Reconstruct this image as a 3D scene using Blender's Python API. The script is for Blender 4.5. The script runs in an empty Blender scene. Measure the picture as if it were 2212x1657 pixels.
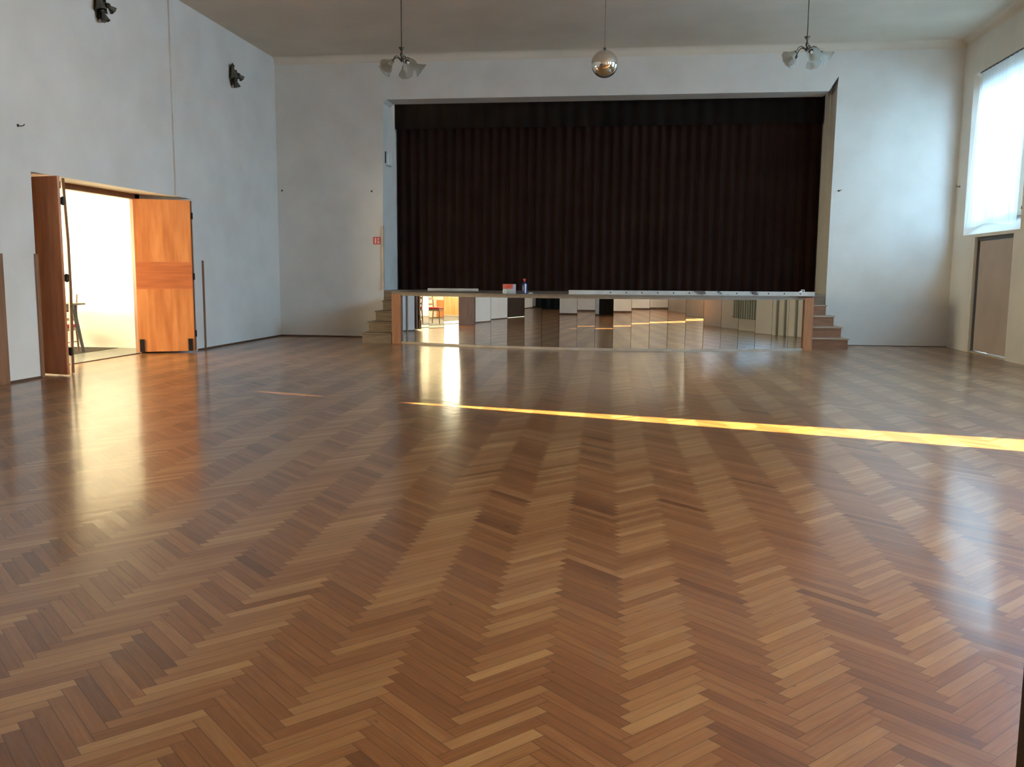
import bpy, bmesh, math, random
from mathutils import Vector, Matrix
from mathutils.geometry import tessellate_polygon
PI = math.pi
rnd = random.Random(7)
scene = bpy.context.scene
COL = scene.collection

# ------------------------------------------------------------------ camera
YAW, PITCH, ROLL, FPX = 0.13186, 0.122918, 0.0070639, 1927.18
fw = Vector((-math.sin(YAW)*math.cos(PITCH), math.cos(YAW)*math.cos(PITCH), -math.sin(PITCH)))
rt = Vector((math.cos(YAW), math.sin(YAW), 0)); up = rt.cross(fw)
r2 = math.cos(ROLL)*rt + math.sin(ROLL)*up
u2 = -math.sin(ROLL)*rt + math.cos(ROLL)*up
cd = bpy.data.cameras.new('camera'); cam = bpy.data.objects.new('camera', cd); COL.objects.link(cam)
cd.sensor_fit = 'HORIZONTAL'; cd.sensor_width = 36.0; cd.lens = FPX/2212*36.0
cd.clip_start = 0.05; cd.clip_end = 200
M = Matrix(((r2.x, u2.x, -fw.x, 0), (r2.y, u2.y, -fw.y, 0), (r2.z, u2.z, -fw.z, 1.5), (0, 0, 0, 1)))
cam.matrix_world = M
scene.camera = cam
scene.view_settings.view_transform = 'Standard'
scene.view_settings.look = 'None'
scene.view_settings.gamma = 1
scene.view_settings.exposure = 1.15
scene.cycles.max_bounces = 14
scene.cycles.diffuse_bounces = 6
scene.cycles.glossy_bounces = 8
scene.cycles.transparent_max_bounces = 12
scene.cycles.caustics_reflective = False
scene.cycles.caustics_refractive = False
scene.cycles.sample_clamp_indirect = 6.0

# ------------------------------------------------------------------ sky, sun, window daylight
world = bpy.data.worlds.new('world'); scene.world = world; world.use_nodes = True
wn = world.node_tree; bg = wn.nodes['Background']
sky = wn.nodes.new('ShaderNodeTexSky'); sky.sky_type = 'NISHITA'; sky.sun_disc = False
sky.sun_elevation = math.radians(13); sky.sun_rotation = math.radians(107)
wn.links.new(sky.outputs[0], bg.inputs[0]); bg.inputs[1].default_value = 0.5
sd = bpy.data.lights.new('sun', 'SUN'); sd.energy = 100; sd.color = (1.0, 0.76, 0.34); sd.angle = math.radians(0.5)
sun = bpy.data.objects.new('sun', sd); COL.objects.link(sun)
sun.rotation_euler = Vector((-0.955, 0.297, -0.2309)).to_track_quat('-Z', 'Y').to_euler()
# right-hand windows: (y0, y1, z0, z1)
WIN = [(17.0, 19.2, 2.62, 5.22), (12.2, 14.6, 2.5, 5.45), (7.35, 9.75, 3.15, 5.45), (2.5, 4.9, 2.5, 5.45)]
WIN_E = [440, 1500, 1450, 1750]
WIN_C = [(0.45, 0.74, 1.0), (0.34, 0.64, 1.0), (0.42, 0.70, 1.0), (1.0, 0.74, 0.45)]
def area(name, loc, d, sx, sy, e, col):
    l = bpy.data.lights.new(name, 'AREA'); l.shape = 'RECTANGLE'; l.size = sx; l.size_y = sy; l.energy = e; l.color = col
    o = bpy.data.objects.new(name, l); COL.objects.link(o); o.location = loc
    o.rotation_euler = Vector(d).to_track_quat('-Z', 'Y').to_euler(); return o
for (a, b, c, d), e, cc in zip(WIN, WIN_E, WIN_C):   # skylight falls in slanting downwards
    area('window_daylight', (8.25, (a+b)/2, (c+d)/2+.95), (-1, 0, -1.05), b-a+1.2, d-c+1.6, e, cc)
area('side_room_area_light', (-11.6, 8.8, 1.95), (0, 1, 0), 3.0, 1.7, 380, (1.0, 0.80, 0.50))
area('side_room_area_light', (-14.6, 12.4, 1.95), (1, 0.12, -.05), 2.8, 1.7, 680, (1.0, 0.84, 0.56))  # extra lamp added to brighten the side-room wall and warm the right wall

# ------------------------------------------------------------------ materials
def mat(name, col, rough=0.5, metal=0.0, spec=0.5, coat=0.0, coatr=0.1, trans=0.0):
    m = bpy.data.materials.new(name); m.use_nodes = True
    b = m.node_tree.nodes['Principled BSDF']
    b.inputs['Base Color'].default_value = (*col, 1); b.inputs['Roughness'].default_value = rough
    b.inputs['Metallic'].default_value = metal; b.inputs['Specular IOR Level'].default_value = spec
    b.inputs['Coat Weight'].default_value = coat; b.inputs['Coat Roughness'].default_value = coatr
    b.inputs['Transmission Weight'].default_value = trans
    return m
def N(m, t, **kw):
    n = m.node_tree.nodes.new(t)
    for k, v in kw.items(): setattr(n, k, v)
    return n
def L(m, a, b): m.node_tree.links.new(a, b)
def bsdf(m): return m.node_tree.nodes['Principled BSDF']
def mottled(name, c1, c2, scale=3.0, rough=0.7, bump=0.0, bscale=60, stretch=None, detail=4, lo=.35, hi=.65, coat=0, coatr=.1, spec=.5):
    m = mat(name, c1, rough, coat=coat, coatr=coatr, spec=spec)
    tc = N(m, 'ShaderNodeTexCoord'); mp = N(m, 'ShaderNodeMapping')
    if stretch: mp.inputs['Scale'].default_value = stretch
    L(m, tc.outputs['Object'], mp.inputs[0])
    nz = N(m, 'ShaderNodeTexNoise'); nz.inputs['Scale'].default_value = scale; nz.inputs['Detail'].default_value = detail
    L(m, mp.outputs[0], nz.inputs['Vector'])
    rp = N(m, 'ShaderNodeValToRGB'); rp.color_ramp.elements[0].position = lo; rp.color_ramp.elements[1].position = hi
    rp.color_ramp.elements[0].color = (*c1, 1); rp.color_ramp.elements[1].color = (*c2, 1)
    L(m, nz.outputs['Fac'], rp.inputs[0]); L(m, rp.outputs[0], bsdf(m).inputs['Base Color'])
    if bump:
        n2 = N(m, 'ShaderNodeTexNoise'); n2.inputs['Scale'].default_value = bscale; n2.inputs['Detail'].default_value = 3
        L(m, mp.outputs[0], n2.inputs['Vector'])
        bp = N(m, 'ShaderNodeBump'); bp.inputs['Strength'].default_value = bump; bp.inputs['Distance'].default_value = 0.01
        L(m, n2.outputs['Fac'], bp.inputs['Height']); L(m, bp.outputs[0], bsdf(m).inputs['Normal'])
    return m
MW = mottled('wall_plaster', (0.65, 0.615, 0.56), (0.71, 0.68, 0.63), 1.3, 0.75, 0.15, 35)
MC = mottled('ceiling_plaster', (0.64, 0.565, 0.46), (0.70, 0.62, 0.51), 0.8, 0.85)
MWS = mottled('side_room_plaster', (0.80, 0.76, 0.68), (0.86, 0.83, 0.76), 2.0, 0.8)
MBASE = mottled('baseboard_wood', (0.07, 0.035, 0.018), (0.12, 0.06, 0.03), 6, 0.5)
def wood(name, c1, c2, stretch, rough=0.4, coat=0.3, scale=6, coatr=.2):
    return mottled(name, c1, c2, scale, rough, 0.03, 40, stretch, 6, .3, .7, coat, coatr)
MLEAF = wood('varnished_veneer', (0.42, 0.13, 0.035), (0.62, 0.24, 0.075), (2, 2, .25), .32, .5, 5)
MBAND = wood('veneer_band', (0.38, 0.105, 0.032), (0.50, 0.15, 0.05), (.3, .3, 4), .28, .6, 5)
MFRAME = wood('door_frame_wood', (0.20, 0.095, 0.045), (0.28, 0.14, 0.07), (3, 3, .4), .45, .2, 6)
MSTEP = wood('step_wood', (0.17, 0.068, 0.032), (0.27, 0.12, 0.06), (.8, 2, 5), .45, .25, 4)
MSTEPL = wood('step_wood_worn', (0.11, 0.07, 0.038), (0.19, 0.125, 0.07), (.8, 2, 5), .5, .15, 4)
MTREAD = wood('tread_wood', (0.30, 0.20, 0.13), (0.40, 0.28, 0.19), (.8, 3, 5), .4, .3, 4)
MPOST = wood('post_wood', (0.30, 0.12, 0.05), (0.40, 0.17, 0.075), (3, 3, .4), .4, .3, 5)
MDECK = wood('deck_boards', (0.16, 0.115, 0.08), (0.22, 0.16, 0.115), (.4, 4, 4), .5, .1, 4)
MFASC = mottled('fascia_metal_wood', (0.20, 0.15, 0.11), (0.27, 0.21, 0.16), 5, .45)
MPLIN = mottled('plinth_paint', (0.42, 0.34, 0.26), (0.52, 0.43, 0.34), 5, .35)
MMIR = mat('mirror_glass', (0.86, 0.87, 0.86), 0.0, 1.0)
MBALL = mat('mirror_ball_facets', (0.80, 0.77, 0.70), 0.09, 1.0)
MBLK = mat('black_metal', (0.02, 0.018, 0.016), 0.4, 0.6)
MBRZ = mottled('aged_bronze', (0.055, 0.045, 0.03), (0.10, 0.08, 0.055), 20, 0.45)
bsdf(MBRZ).inputs['Metallic'].default_value = 0.6
MDARK = mat('dark_recess', (0.018, 0.015, 0.012), 0.9)
MDOOR = mottled('door_laminate', (0.42, 0.33, 0.27), (0.48, 0.385, 0.32), 1.5, 0.55)
MDFR = mat('door_frame_shaded', (0.07, 0.065, 0.06), 0.6)  # shadow inside the door niche put into the frame's colour
MWHT = mat('white_plastic', (0.75, 0.75, 0.73), 0.4)
MWFR = mottled('white_window_paint', (0.70, 0.72, 0.70), (0.78, 0.79, 0.77), 8, .4)
MRED = mat('red_print', (0.62, 0.05, 0.04), 0.5)
MPINK = mat('faded_pictogram', (0.80, 0.55, 0.50), 0.5)
MREDF = mottled('red_upholstery', (0.32, 0.008, 0.012), (0.42, 0.015, 0.02), 30, .85)
MCHAIR = wood('chair_wood', (0.15, 0.085, 0.05), (0.21, 0.125, 0.075), (3, 3, .6), .4, .3)
MTABLE = wood('table_wood', (0.03, 0.022, 0.014), (0.05, 0.036, 0.024), (2, 2, 2), .45, .2)
MCARP = mottled('brown_carpet', (0.035, 0.027, 0.018), (0.06, 0.047, 0.033), 40, .95, .4, 200)
MLINO = mottled('grey_lino', (0.17, 0.18, 0.16), (0.22, 0.225, 0.20), 3, .35)
MRAIL = mottled('white_perforated_rail', (0.42, 0.39, 0.35), (0.55, 0.52, 0.47), 4, .5)
MCHIP = mottled('chipped_rail_paint', (0.50, 0.47, 0.42), (0.10, 0.07, 0.055), 5, .55, lo=.52, hi=.60)
MRADI = mat('radiator_enamel', (0.30, 0.32, 0.27), 0.4)
MTEAL = mottled('dark_teal_cloth', (0.018, 0.035, 0.034), (0.03, 0.05, 0.048), 3, .9)
MBRN = mat('dark_brown_paint', (0.035, 0.02, 0.013), 0.5)
MEXT = mottled('exterior_render', (0.35, 0.31, 0.26), (0.42, 0.38, 0.32), 1, .9)
MGRND = mottled('outdoor_paving', (0.30, 0.28, 0.25), (0.38, 0.36, 0.32), 2, .9)
MCURT = mottled('stage_velvet', (0.017, 0.0065, 0.0045), (0.022, 0.010, 0.007), 1.5, .95, spec=.15)
MVAL = mottled('valance_velvet', (0.008, 0.0055, 0.004), (0.012, 0.008, 0.006), 2, .95, spec=.15)
MBLUE = mat('blue_plastic', (0.015, 0.03, 0.16), 0.3)
MLAV = mat('lavender_card', (0.42, 0.40, 0.56), 0.6)
MCARD = mottled('cream_card', (0.44, 0.44, 0.36), (0.52, 0.52, 0.44), 12, .6)
MORG = mottled('red_card_print', (0.50, 0.06, 0.04), (0.62, 0.17, 0.10), 9, .5)
MDRAPE = mottled('sun_gap_drape', (0.22, 0.17, 0.12), (0.28, 0.22, 0.16), 2, .95)

def glass_shade_mat():
    m = bpy.data.materials.new('frosted_shade_glass'); m.use_nodes = True; nt = m.node_tree
    out = nt.nodes['Material Output']; b = nt.nodes['Principled BSDF']
    b.inputs['Base Color'].default_value = (0.56, 0.55, 0.48, 1); b.inputs['Roughness'].default_value = .25
    t = nt.nodes.new('ShaderNodeBsdfTranslucent'); t.inputs[0].default_value = (0.62, 0.61, 0.54, 1)
    tr = nt.nodes.new('ShaderNodeBsdfTransparent')
    m1 = nt.nodes.new('ShaderNodeMixShader'); m1.inputs[0].default_value = .4
    m2 = nt.nodes.new('ShaderNodeMixShader'); m2.inputs[0].default_value = .22
    nt.links.new(b.outputs[0], m1.inputs[1]); nt.links.new(t.outputs[0], m1.inputs[2])
    nt.links.new(m1.outputs[0], m2.inputs[1]); nt.links.new(tr.outputs[0], m2.inputs[2]); nt.links.new(m2.outputs[0], out.inputs[0])
    return m
MSHADE = glass_shade_mat()
MSMOK = mottled('smoked_shade_glass', (0.13, 0.125, 0.10), (0.24, 0.23, 0.19), 12, .25)
def sheer_mat():
    m = bpy.data.materials.new('sheer_curtain'); m.use_nodes = True; nt = m.node_tree
    out = nt.nodes['Material Output']; nt.nodes.remove(nt.nodes['Principled BSDF'])
    d = nt.nodes.new('ShaderNodeBsdfDiffuse'); d.inputs[0].default_value = (0.75, 0.78, 0.8, 1)
    t = nt.nodes.new('ShaderNodeBsdfTranslucent'); t.inputs[0].default_value = (0.8, 0.84, 0.86, 1)
    tr = nt.nodes.new('ShaderNodeBsdfTransparent')
    m1 = nt.nodes.new('ShaderNodeMixShader'); m1.inputs[0].default_value = .8
    m2 = nt.nodes.new('ShaderNodeMixShader'); m2.inputs[0].default_value = .55
    nt.links.new(d.outputs[0], m1.inputs[1]); nt.links.new(t.outputs[0], m1.inputs[2])
    nt.links.new(m1.outputs[0], m2.inputs[1]); nt.links.new(tr.outputs[0], m2.inputs[2]); nt.links.new(m2.outputs[0], out.inputs[0])
    return m
MSHEER = sheer_mat()
def pane_mat():
    m = bpy.data.materials.new('window_glass'); m.use_nodes = True; nt = m.node_tree
    out = nt.nodes['Material Output']; nt.nodes.remove(nt.nodes['Principled BSDF'])
    g = nt.nodes.new('ShaderNodeBsdfGlossy'); g.inputs['Roughness'].default_value = 0.0
    tr = nt.nodes.new('ShaderNodeBsdfTransparent'); tr.inputs[0].default_value = (.96, .98, .97, 1)
    mx = nt.nodes.new('ShaderNodeMixShader'); mx.inputs[0].default_value = .06
    nt.links.new(tr.outputs[0], mx.inputs[1]); nt.links.new(g.outputs[0], mx.inputs[2]); nt.links.new(mx.outputs[0], out.inputs[0])
    return m
MPANE = pane_mat()

def floor_mat():
    m = mat('oak_parquet', (0.4, 0.22, 0.1), 0.42, coat=.7, coatr=0.15, spec=.3)
    b = bsdf(m); b.inputs['Coat IOR'].default_value = 1.38; nt = m.node_tree
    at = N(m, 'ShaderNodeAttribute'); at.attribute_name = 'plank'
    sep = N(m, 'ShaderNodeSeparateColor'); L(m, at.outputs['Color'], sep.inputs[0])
    uv = N(m, 'ShaderNodeUVMap'); uv.uv_map = 'UVMap'
    # tone: grain sheen painted in as a lighter laying direction, plus random tone per block
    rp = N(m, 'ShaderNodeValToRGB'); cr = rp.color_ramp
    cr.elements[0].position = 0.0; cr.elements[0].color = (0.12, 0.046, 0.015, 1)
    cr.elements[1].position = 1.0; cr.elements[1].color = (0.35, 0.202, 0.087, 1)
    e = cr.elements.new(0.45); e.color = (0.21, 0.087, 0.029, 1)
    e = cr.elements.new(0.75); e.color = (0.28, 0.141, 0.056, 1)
    # grain
    mp = N(m, 'ShaderNodeMapping'); mp.inputs['Scale'].default_value = (3.0, 45.0, 1.0); L(m, uv.outputs[0], mp.inputs[0])
    off = N(m, 'ShaderNodeCombineXYZ')
    mm = N(m, 'ShaderNodeMath', operation='MULTIPLY'); mm.inputs[1].default_value = 97.0; L(m, sep.outputs[2], mm.inputs[0])
    L(m, mm.outputs[0], off.inputs[0]); L(m, mm.outputs[0], off.inputs[2])
    ad = N(m, 'ShaderNodeVectorMath', operation='ADD'); L(m, mp.outputs[0], ad.inputs[0]); L(m, off.outputs[0], ad.inputs[1])
    g = N(m, 'ShaderNodeTexNoise'); g.inputs['Scale'].default_value = 1.4; g.inputs['Detail'].default_value = 6; g.inputs['Distortion'].default_value = .6
    L(m, ad.outputs[0], g.inputs['Vector'])
    gm = N(m, 'ShaderNodeMapRange'); gm.inputs['From Min'].default_value = .3; gm.inputs['From Max'].default_value = .7
    gm.inputs['To Min'].default_value = -.13; gm.inputs['To Max'].default_value = .13; L(m, g.outputs['Fac'], gm.inputs[0])
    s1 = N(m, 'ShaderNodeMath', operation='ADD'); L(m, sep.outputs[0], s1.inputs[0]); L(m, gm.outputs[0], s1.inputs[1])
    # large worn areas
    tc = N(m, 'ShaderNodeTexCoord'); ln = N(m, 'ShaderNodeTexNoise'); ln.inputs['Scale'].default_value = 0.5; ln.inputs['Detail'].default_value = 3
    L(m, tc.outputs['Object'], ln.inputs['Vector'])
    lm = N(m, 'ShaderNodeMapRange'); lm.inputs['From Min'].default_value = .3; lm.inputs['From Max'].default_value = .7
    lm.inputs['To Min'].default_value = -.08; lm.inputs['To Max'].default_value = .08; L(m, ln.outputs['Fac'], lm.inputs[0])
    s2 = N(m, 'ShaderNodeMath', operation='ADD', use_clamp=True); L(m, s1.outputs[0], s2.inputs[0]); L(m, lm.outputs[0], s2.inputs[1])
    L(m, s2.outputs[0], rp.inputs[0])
    # dark joint lines from the block's own coordinates (u: metres along, v: metres across)
    su = N(m, 'ShaderNodeSeparateXYZ'); L(m, uv.outputs[0], su.inputs[0])
    def edge(sock, length):
        a = N(m, 'ShaderNodeMath', operation='SUBTRACT'); a.inputs[0].default_value = length; L(m, sock, a.inputs[1])
        mn = N(m, 'ShaderNodeMath', operation='MINIMUM'); L(m, sock, mn.inputs[0]); L(m, a.outputs[0], mn.inputs[1]); return mn.outputs[0]
    mn = N(m, 'ShaderNodeMath', operation='MINIMUM'); L(m, edge(su.outputs[0], PL), mn.inputs[0]); L(m, edge(su.outputs[1], PW), mn.inputs[1])
    ga = N(m, 'ShaderNodeMapRange'); ga.inputs['From Min'].default_value = 0.0004; ga.inputs['From Max'].default_value = 0.0025
    ga.inputs['To Min'].default_value = 0.42; ga.inputs['To Max'].default_value = 1.0; L(m, mn.outputs[0], ga.inputs[0])
    # knots and dents
    mk = N(m, 'ShaderNodeMapping'); mk.inputs['Scale'].default_value = (5.0, 22.0, 1.0); L(m, uv.outputs[0], mk.inputs[0])
    ak = N(m, 'ShaderNodeVectorMath', operation='ADD'); L(m, mk.outputs[0], ak.inputs[0]); L(m, off.outputs[0], ak.inputs[1])
    k = N(m, 'ShaderNodeTexNoise'); k.inputs['Scale'].default_value = 1.2; k.inputs['Detail'].default_value = 1.5; L(m, ak.outputs[0], k.inputs['Vector'])
    km = N(m, 'ShaderNodeMapRange'); km.inputs['From Min'].default_value = .755; km.inputs['From Max'].default_value = .80
    km.inputs['To Min'].default_value = 1.0; km.inputs['To Max'].default_value = .3; L(m, k.outputs['Fac'], km.inputs[0])
    mu = N(m, 'ShaderNodeMath', operation='MULTIPLY'); L(m, ga.outputs[0], mu.inputs[0]); L(m, km.outputs[0], mu.inputs[1])
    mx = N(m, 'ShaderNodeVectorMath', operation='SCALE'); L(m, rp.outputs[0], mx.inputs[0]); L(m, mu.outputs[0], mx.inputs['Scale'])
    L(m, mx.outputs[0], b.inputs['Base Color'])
    # every block lies at its own tiny tilt, and the lacquer is slightly wavy
    geo = N(m, 'ShaderNodeNewGeometry')
    at2 = N(m, 'ShaderNodeAttribute'); at2.attribute_name = 'tilt'
    sb = N(m, 'ShaderNodeVectorMath', operation='SUBTRACT'); sb.inputs[1].default_value = (.5, .5, 0); L(m, at2.outputs['Color'], sb.inputs[0])
    sc = N(m, 'ShaderNodeVectorMath', operation='MULTIPLY'); sc.inputs[1].default_value = (.009, .009, 0); L(m, sb.outputs[0], sc.inputs[0])
    an = N(m, 'ShaderNodeVectorMath', operation='ADD'); L(m, geo.outputs['Normal'], an.inputs[0]); L(m, sc.outputs[0], an.inputs[1])
    nn = N(m, 'ShaderNodeVectorMath', operation='NORMALIZE'); L(m, an.outputs[0], nn.inputs[0])
    wv = N(m, 'ShaderNodeTexNoise'); wv.inputs['Scale'].default_value = 7; wv.inputs['Detail'].default_value = 3; L(m, tc.outputs['Object'], wv.inputs['Vector'])
    bp = N(m, 'ShaderNodeBump'); bp.inputs['Strength'].default_value = .10; bp.inputs['Distance'].default_value = .01
    L(m, wv.outputs['Fac'], bp.inputs['Height']); L(m, nn.outputs[0], bp.inputs['Normal'])
    L(m, bp.outputs[0], b.inputs['Normal']); L(m, bp.outputs[0], b.inputs['Coat Normal'])
    return m

# ------------------------------------------------------------------ helpers
def tag(o, label=None, cat=None, group=None, kind=None):
    if label: o['label'] = label
    if cat: o['category'] = cat
    if group: o['group'] = group
    if kind: o['kind'] = kind
    return o
def empty(name, loc=(0, 0, 0), rz=0, label=None, cat=None, group=None, kind=None):
    o = bpy.data.objects.new(name, None); COL.objects.link(o); o.location = loc; o.rotation_euler = (0, 0, rz)
    o.empty_display_size = .1
    return tag(o, label, cat, group, kind)
def obj(name, bm, m, parent=None, smooth=False, label=None):
    bmesh.ops.recalc_face_normals(bm, faces=bm.faces)
    me = bpy.data.meshes.new(name); bm.to_mesh(me); bm.free()
    for x in (m if isinstance(m, (list, tuple)) else [m]): me.materials.append(x)
    if smooth:
        for p in me.polygons: p.use_smooth = True
    o = bpy.data.objects.new(name, me); COL.objects.link(o)
    if parent: o.parent = parent
    if label: o['label'] = label
    return o
def box(bm, a, b, mi=0, bev=0.0):
    c = [(a[i]+b[i])/2 for i in range(3)]; s = [abs(b[i]-a[i]) for i in range(3)]
    r = bmesh.ops.create_cube(bm, size=1.0, matrix=Matrix.Translation(c) @ Matrix.Diagonal((*s, 1)))
    fs = {f for v in r['verts'] for f in v.link_faces}
    for f in fs: f.material_index = mi
    if bev > 0:
        es = list({e for v in r['verts'] for e in v.link_edges})
        bmesh.ops.bevel(bm, geom=es, offset=bev, segments=2, affect='EDGES', profile=.6)
    return bm
def obox(bm, p0, p1, w, z0, z1, bev=0.0, mi=0):
    """upright slab from p0 to p1 in plan, thickness w centred on the line"""
    p0 = Vector(p0); p1 = Vector(p1); d = p1-p0; l = d.length; a = math.atan2(d.y, d.x); c = (p0+p1)/2
    mt = Matrix.Translation((c.x, c.y, (z0+z1)/2)) @ Matrix.Rotation(a, 4, 'Z') @ Matrix.Diagonal((l, w, z1-z0, 1))
    r = bmesh.ops.create_cube(bm, size=1.0, matrix=mt)
    for f in {f for v in r['verts'] for f in v.link_faces}: f.material_index = mi
    if bev > 0: bmesh.ops.bevel(bm, geom=list({e for v in r['verts'] for e in v.link_edges}), offset=bev, segments=2, affect='EDGES')
    return bm
def B(): return bmesh.new()
def lathe(bm, prof, seg=24, mt=None, wob=None, mi=0, close=False):
    rings = []
    for i, (r, z) in enumerate(prof):
        ring = []
        for k in range(seg):
            a = 2*PI*k/seg; rr = r; zz = z
            if wob: rr, zz = wob(i, a, r, z)
            v = Vector((rr*math.cos(a), rr*math.sin(a), zz))
            if mt: v = mt @ v
            ring.append(bm.verts.new(v))
        rings.append(ring)
    for a, b in zip(rings, rings[1:]):
        for k in range(seg):
            f = bm.faces.new((a[k], a[(k+1) % seg], b[(k+1) % seg], b[k])); f.material_index = mi
    if close:
        for ring in (rings[0], rings[-1]):
            try: bm.faces.new(ring).material_index = mi
            except ValueError: pass
    return bm
def tube(bm, pts, r, seg=8, mi=0):
    pts = [Vector(p) for p in pts]; rings = []
    rs = r if isinstance(r, (list, tuple)) else [r]*len(pts)
    for i, p in enumerate(pts):
        t = (pts[min(i+1, len(pts)-1)] - pts[max(i-1, 0)]).normalized()
        a = Vector((0, 0, 1)) if abs(t.z) < .9 else Vector((1, 0, 0))
        x = t.cross(a).normalized(); y = t.cross(x).normalized()
        rings.append([bm.verts.new(p + rs[i]*(math.cos(2*PI*k/seg)*x + math.sin(2*PI*k/seg)*y)) for k in range(seg)])
    for a, b in zip(rings, rings[1:]):
        for k in range(seg): bm.faces.new((a[k], a[(k+1) % seg], b[(k+1) % seg], b[k])).material_index = mi
    for ring in (rings[0], rings[-1]): bm.faces.new(ring).material_index = mi
    return bm
def prism(bm, poly, z0, z1, mi=0):
    lo = [bm.verts.new((x, y, z0)) for x, y in poly]; hi = [bm.verts.new((x, y, z1)) for x, y in poly]
    n = len(poly)
    for i in range(n): bm.faces.new((lo[i], lo[(i+1) % n], hi[(i+1) % n], hi[i])).material_index = mi
    bm.faces.new(hi).material_index = mi; bm.faces.new(lo[::-1]).material_index = mi
    return bm
def wall(name, to3, outer, holes, thick, m, mh=None):
    """a wall slab: outer outline (u,v) and holes [(face outline, back outline)] of equal vertex counts"""
    bm = B()
    def side(loops, d):
        vs = []
        for lp in loops: vs += [bm.verts.new(to3(u, v, d)) for u, v in lp]
        tri = tessellate_polygon([[Vector((u, v, 0)) for u, v in lp] for lp in loops])
        for t in tri:
            try: bm.faces.new([vs[i] for i in t])
            except ValueError: pass
        return vs
    fr = side([outer]+[h[0] for h in holes], 0.0); bk = side([outer]+[h[1] for h in holes], thick)
    i0 = 0
    for lp in [outer]+[h[0] for h in holes]:
        n = len(lp)
        for i in range(n):
            a, b = i0+i, i0+(i+1) % n
            bm.faces.new((fr[a], fr[b], bk[b], bk[a]))
        i0 += n
    o = obj(name, bm, m); o['kind'] = 'structure'
    return o
def rect(a, b, c, d): return [(a, c), (b, c), (b, d), (a, d)]

WL, WR, YF, HC = -8.16, 6.69, 20.09, 6.31
YB = 0.05
# ------------------------------------------------------------------ floor: herringbone oak blocks
PW, PL = 0.0565, 0.404
def clip(poly, x0, x1, y0, y1):
    for ax, lim, sg in ((0, x0, 1), (0, x1, -1), (1, y0, 1), (1, y1, -1)):
        out = []
        for i in range(len(poly)):
            p, q = poly[i], poly[(i+1) % len(poly)]
            dp, dq = sg*(p[ax]-lim), sg*(q[ax]-lim)
            if dp >= 0: out.append(p)
            if (dp >= 0) != (dq >= 0):
                t = dp/(dp-dq); out.append(tuple(p[k]+t*(q[k]-p[k]) for k in range(4)))
        poly = out
        if len(poly) < 3: return None
    return poly
def build_floor():
    verts, faces, uvs, c1, c2 = [], [], [], [], []
    th = PI/4 + 0.029; ct, st = math.cos(th), math.sin(th)
    cx = (PL-PW)/2
    x0, x1, y0, y1 = -8.89, WR+.04, -1.6, YF+.02
    R = range(-260, 320)
    for i in range(-40, 420):
        for j in range(-40, 40):
            for typ in (0, 1):
                ox = i*PW + j*PL; oy = i*PW - j*PL
                if typ == 0: a, b, w_, h_ = ox, oy, PL, PW
                else: a, b, w_, h_ = ox+PL, oy+PW-PL, PW, PL
                pts = []
                for (dx, dy) in ((0, 0), (w_, 0), (w_, h_), (0, h_)):
                    lx = a+dx-cx/1.0*0.5; ly = b+dy+cx*0.5
                    X = ct*lx - st*ly + 0.239 + 2.0*0.029; Y = st*lx + ct*ly - 2.0
                    u, v = (dx, dy) if typ == 0 else (dy, dx)
                    pts.append((X, Y, u, v))
                if max(p[0] for p in pts) < x0 or min(p[0] for p in pts) > x1 or max(p[1] for p in pts) < y0 or min(p[1] for p in pts) > y1: continue
                pts = clip(pts, x0, x1, y0, y1)
                if not pts: continue
                r = rnd.gauss(0, 1)
                tone = (0.68 + .13*r) if typ == 0 else (0.41 + .12*r)  # offset between directions stands for sheen, the spread is the wood's own
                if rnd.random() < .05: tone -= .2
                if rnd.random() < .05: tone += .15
                k = len(verts)
                verts += [(p[0], p[1], 0) for p in pts]; faces.append(tuple(range(k, k+len(pts))))
                uvs += [(p[2], p[3]) for p in pts]
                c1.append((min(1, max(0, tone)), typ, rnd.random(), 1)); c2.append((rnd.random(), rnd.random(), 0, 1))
    me = bpy.data.meshes.new('floor'); me.from_pydata(verts, [], faces)
    ul = me.uv_layers.new(name='UVMap')
    ul.data.foreach_set('uv', [c for u in uvs for c in u])
    for nm, dat in (('plank', c1), ('tilt', c2)):
        at = me.attributes.new(nm, 'FLOAT_COLOR', 'FACE'); at.data.foreach_set('color', [c for d in dat for c in d])
    me.materials.append(floor_mat())
    o = bpy.data.objects.new('floor', me); COL.objects.link(o); o['kind'] = 'structure'
    o['label'] = 'glossy brown herringbone parquet floor of the hall'
    if me.polygons[0].normal.z < 0: me.flip_normals()
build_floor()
o = obj('floor', box(B(), (-14.2, 8.6, -.1), (-8.89, 16.45, 0.0)), MLINO); o['kind'] = 'structure'; o['label'] = 'grey floor beyond the left doorway'

# ------------------------------------------------------------------ walls and ceiling
# far wall with the stage opening
hole = [(-5.66, .3), (-5.665, 2.6), (-5.63, 5.27), (-5.55, 5.35), (4.02, 5.35), (4.203, 5.647), (4.19, 5.35), (4.17, 3.0), (4.16, .3)]
wall('wall_far', lambda u, v, d: (u, YF+d, v), rect(WL-.8, WR+.4, -.1, HC+.1), [(hole, hole)], .6, MW)
# stage house beyond the opening
bm = B(); box(bm, (-5.86, YF+.6, -.1), (-5.66, 23.0, 6.9)); box(bm, (4.17, YF+.6, -.1), (4.37, 23.0, 6.9)); box(bm, (-5.86, 22.9, -.1), (4.37, 23.1, 6.9)); box(bm, (-5.86, YF+.6, 6.8), (4.37, 23.1, 6.95))
o = obj('wall_stage_house', bm, MW); o['kind'] = 'structure'
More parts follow.
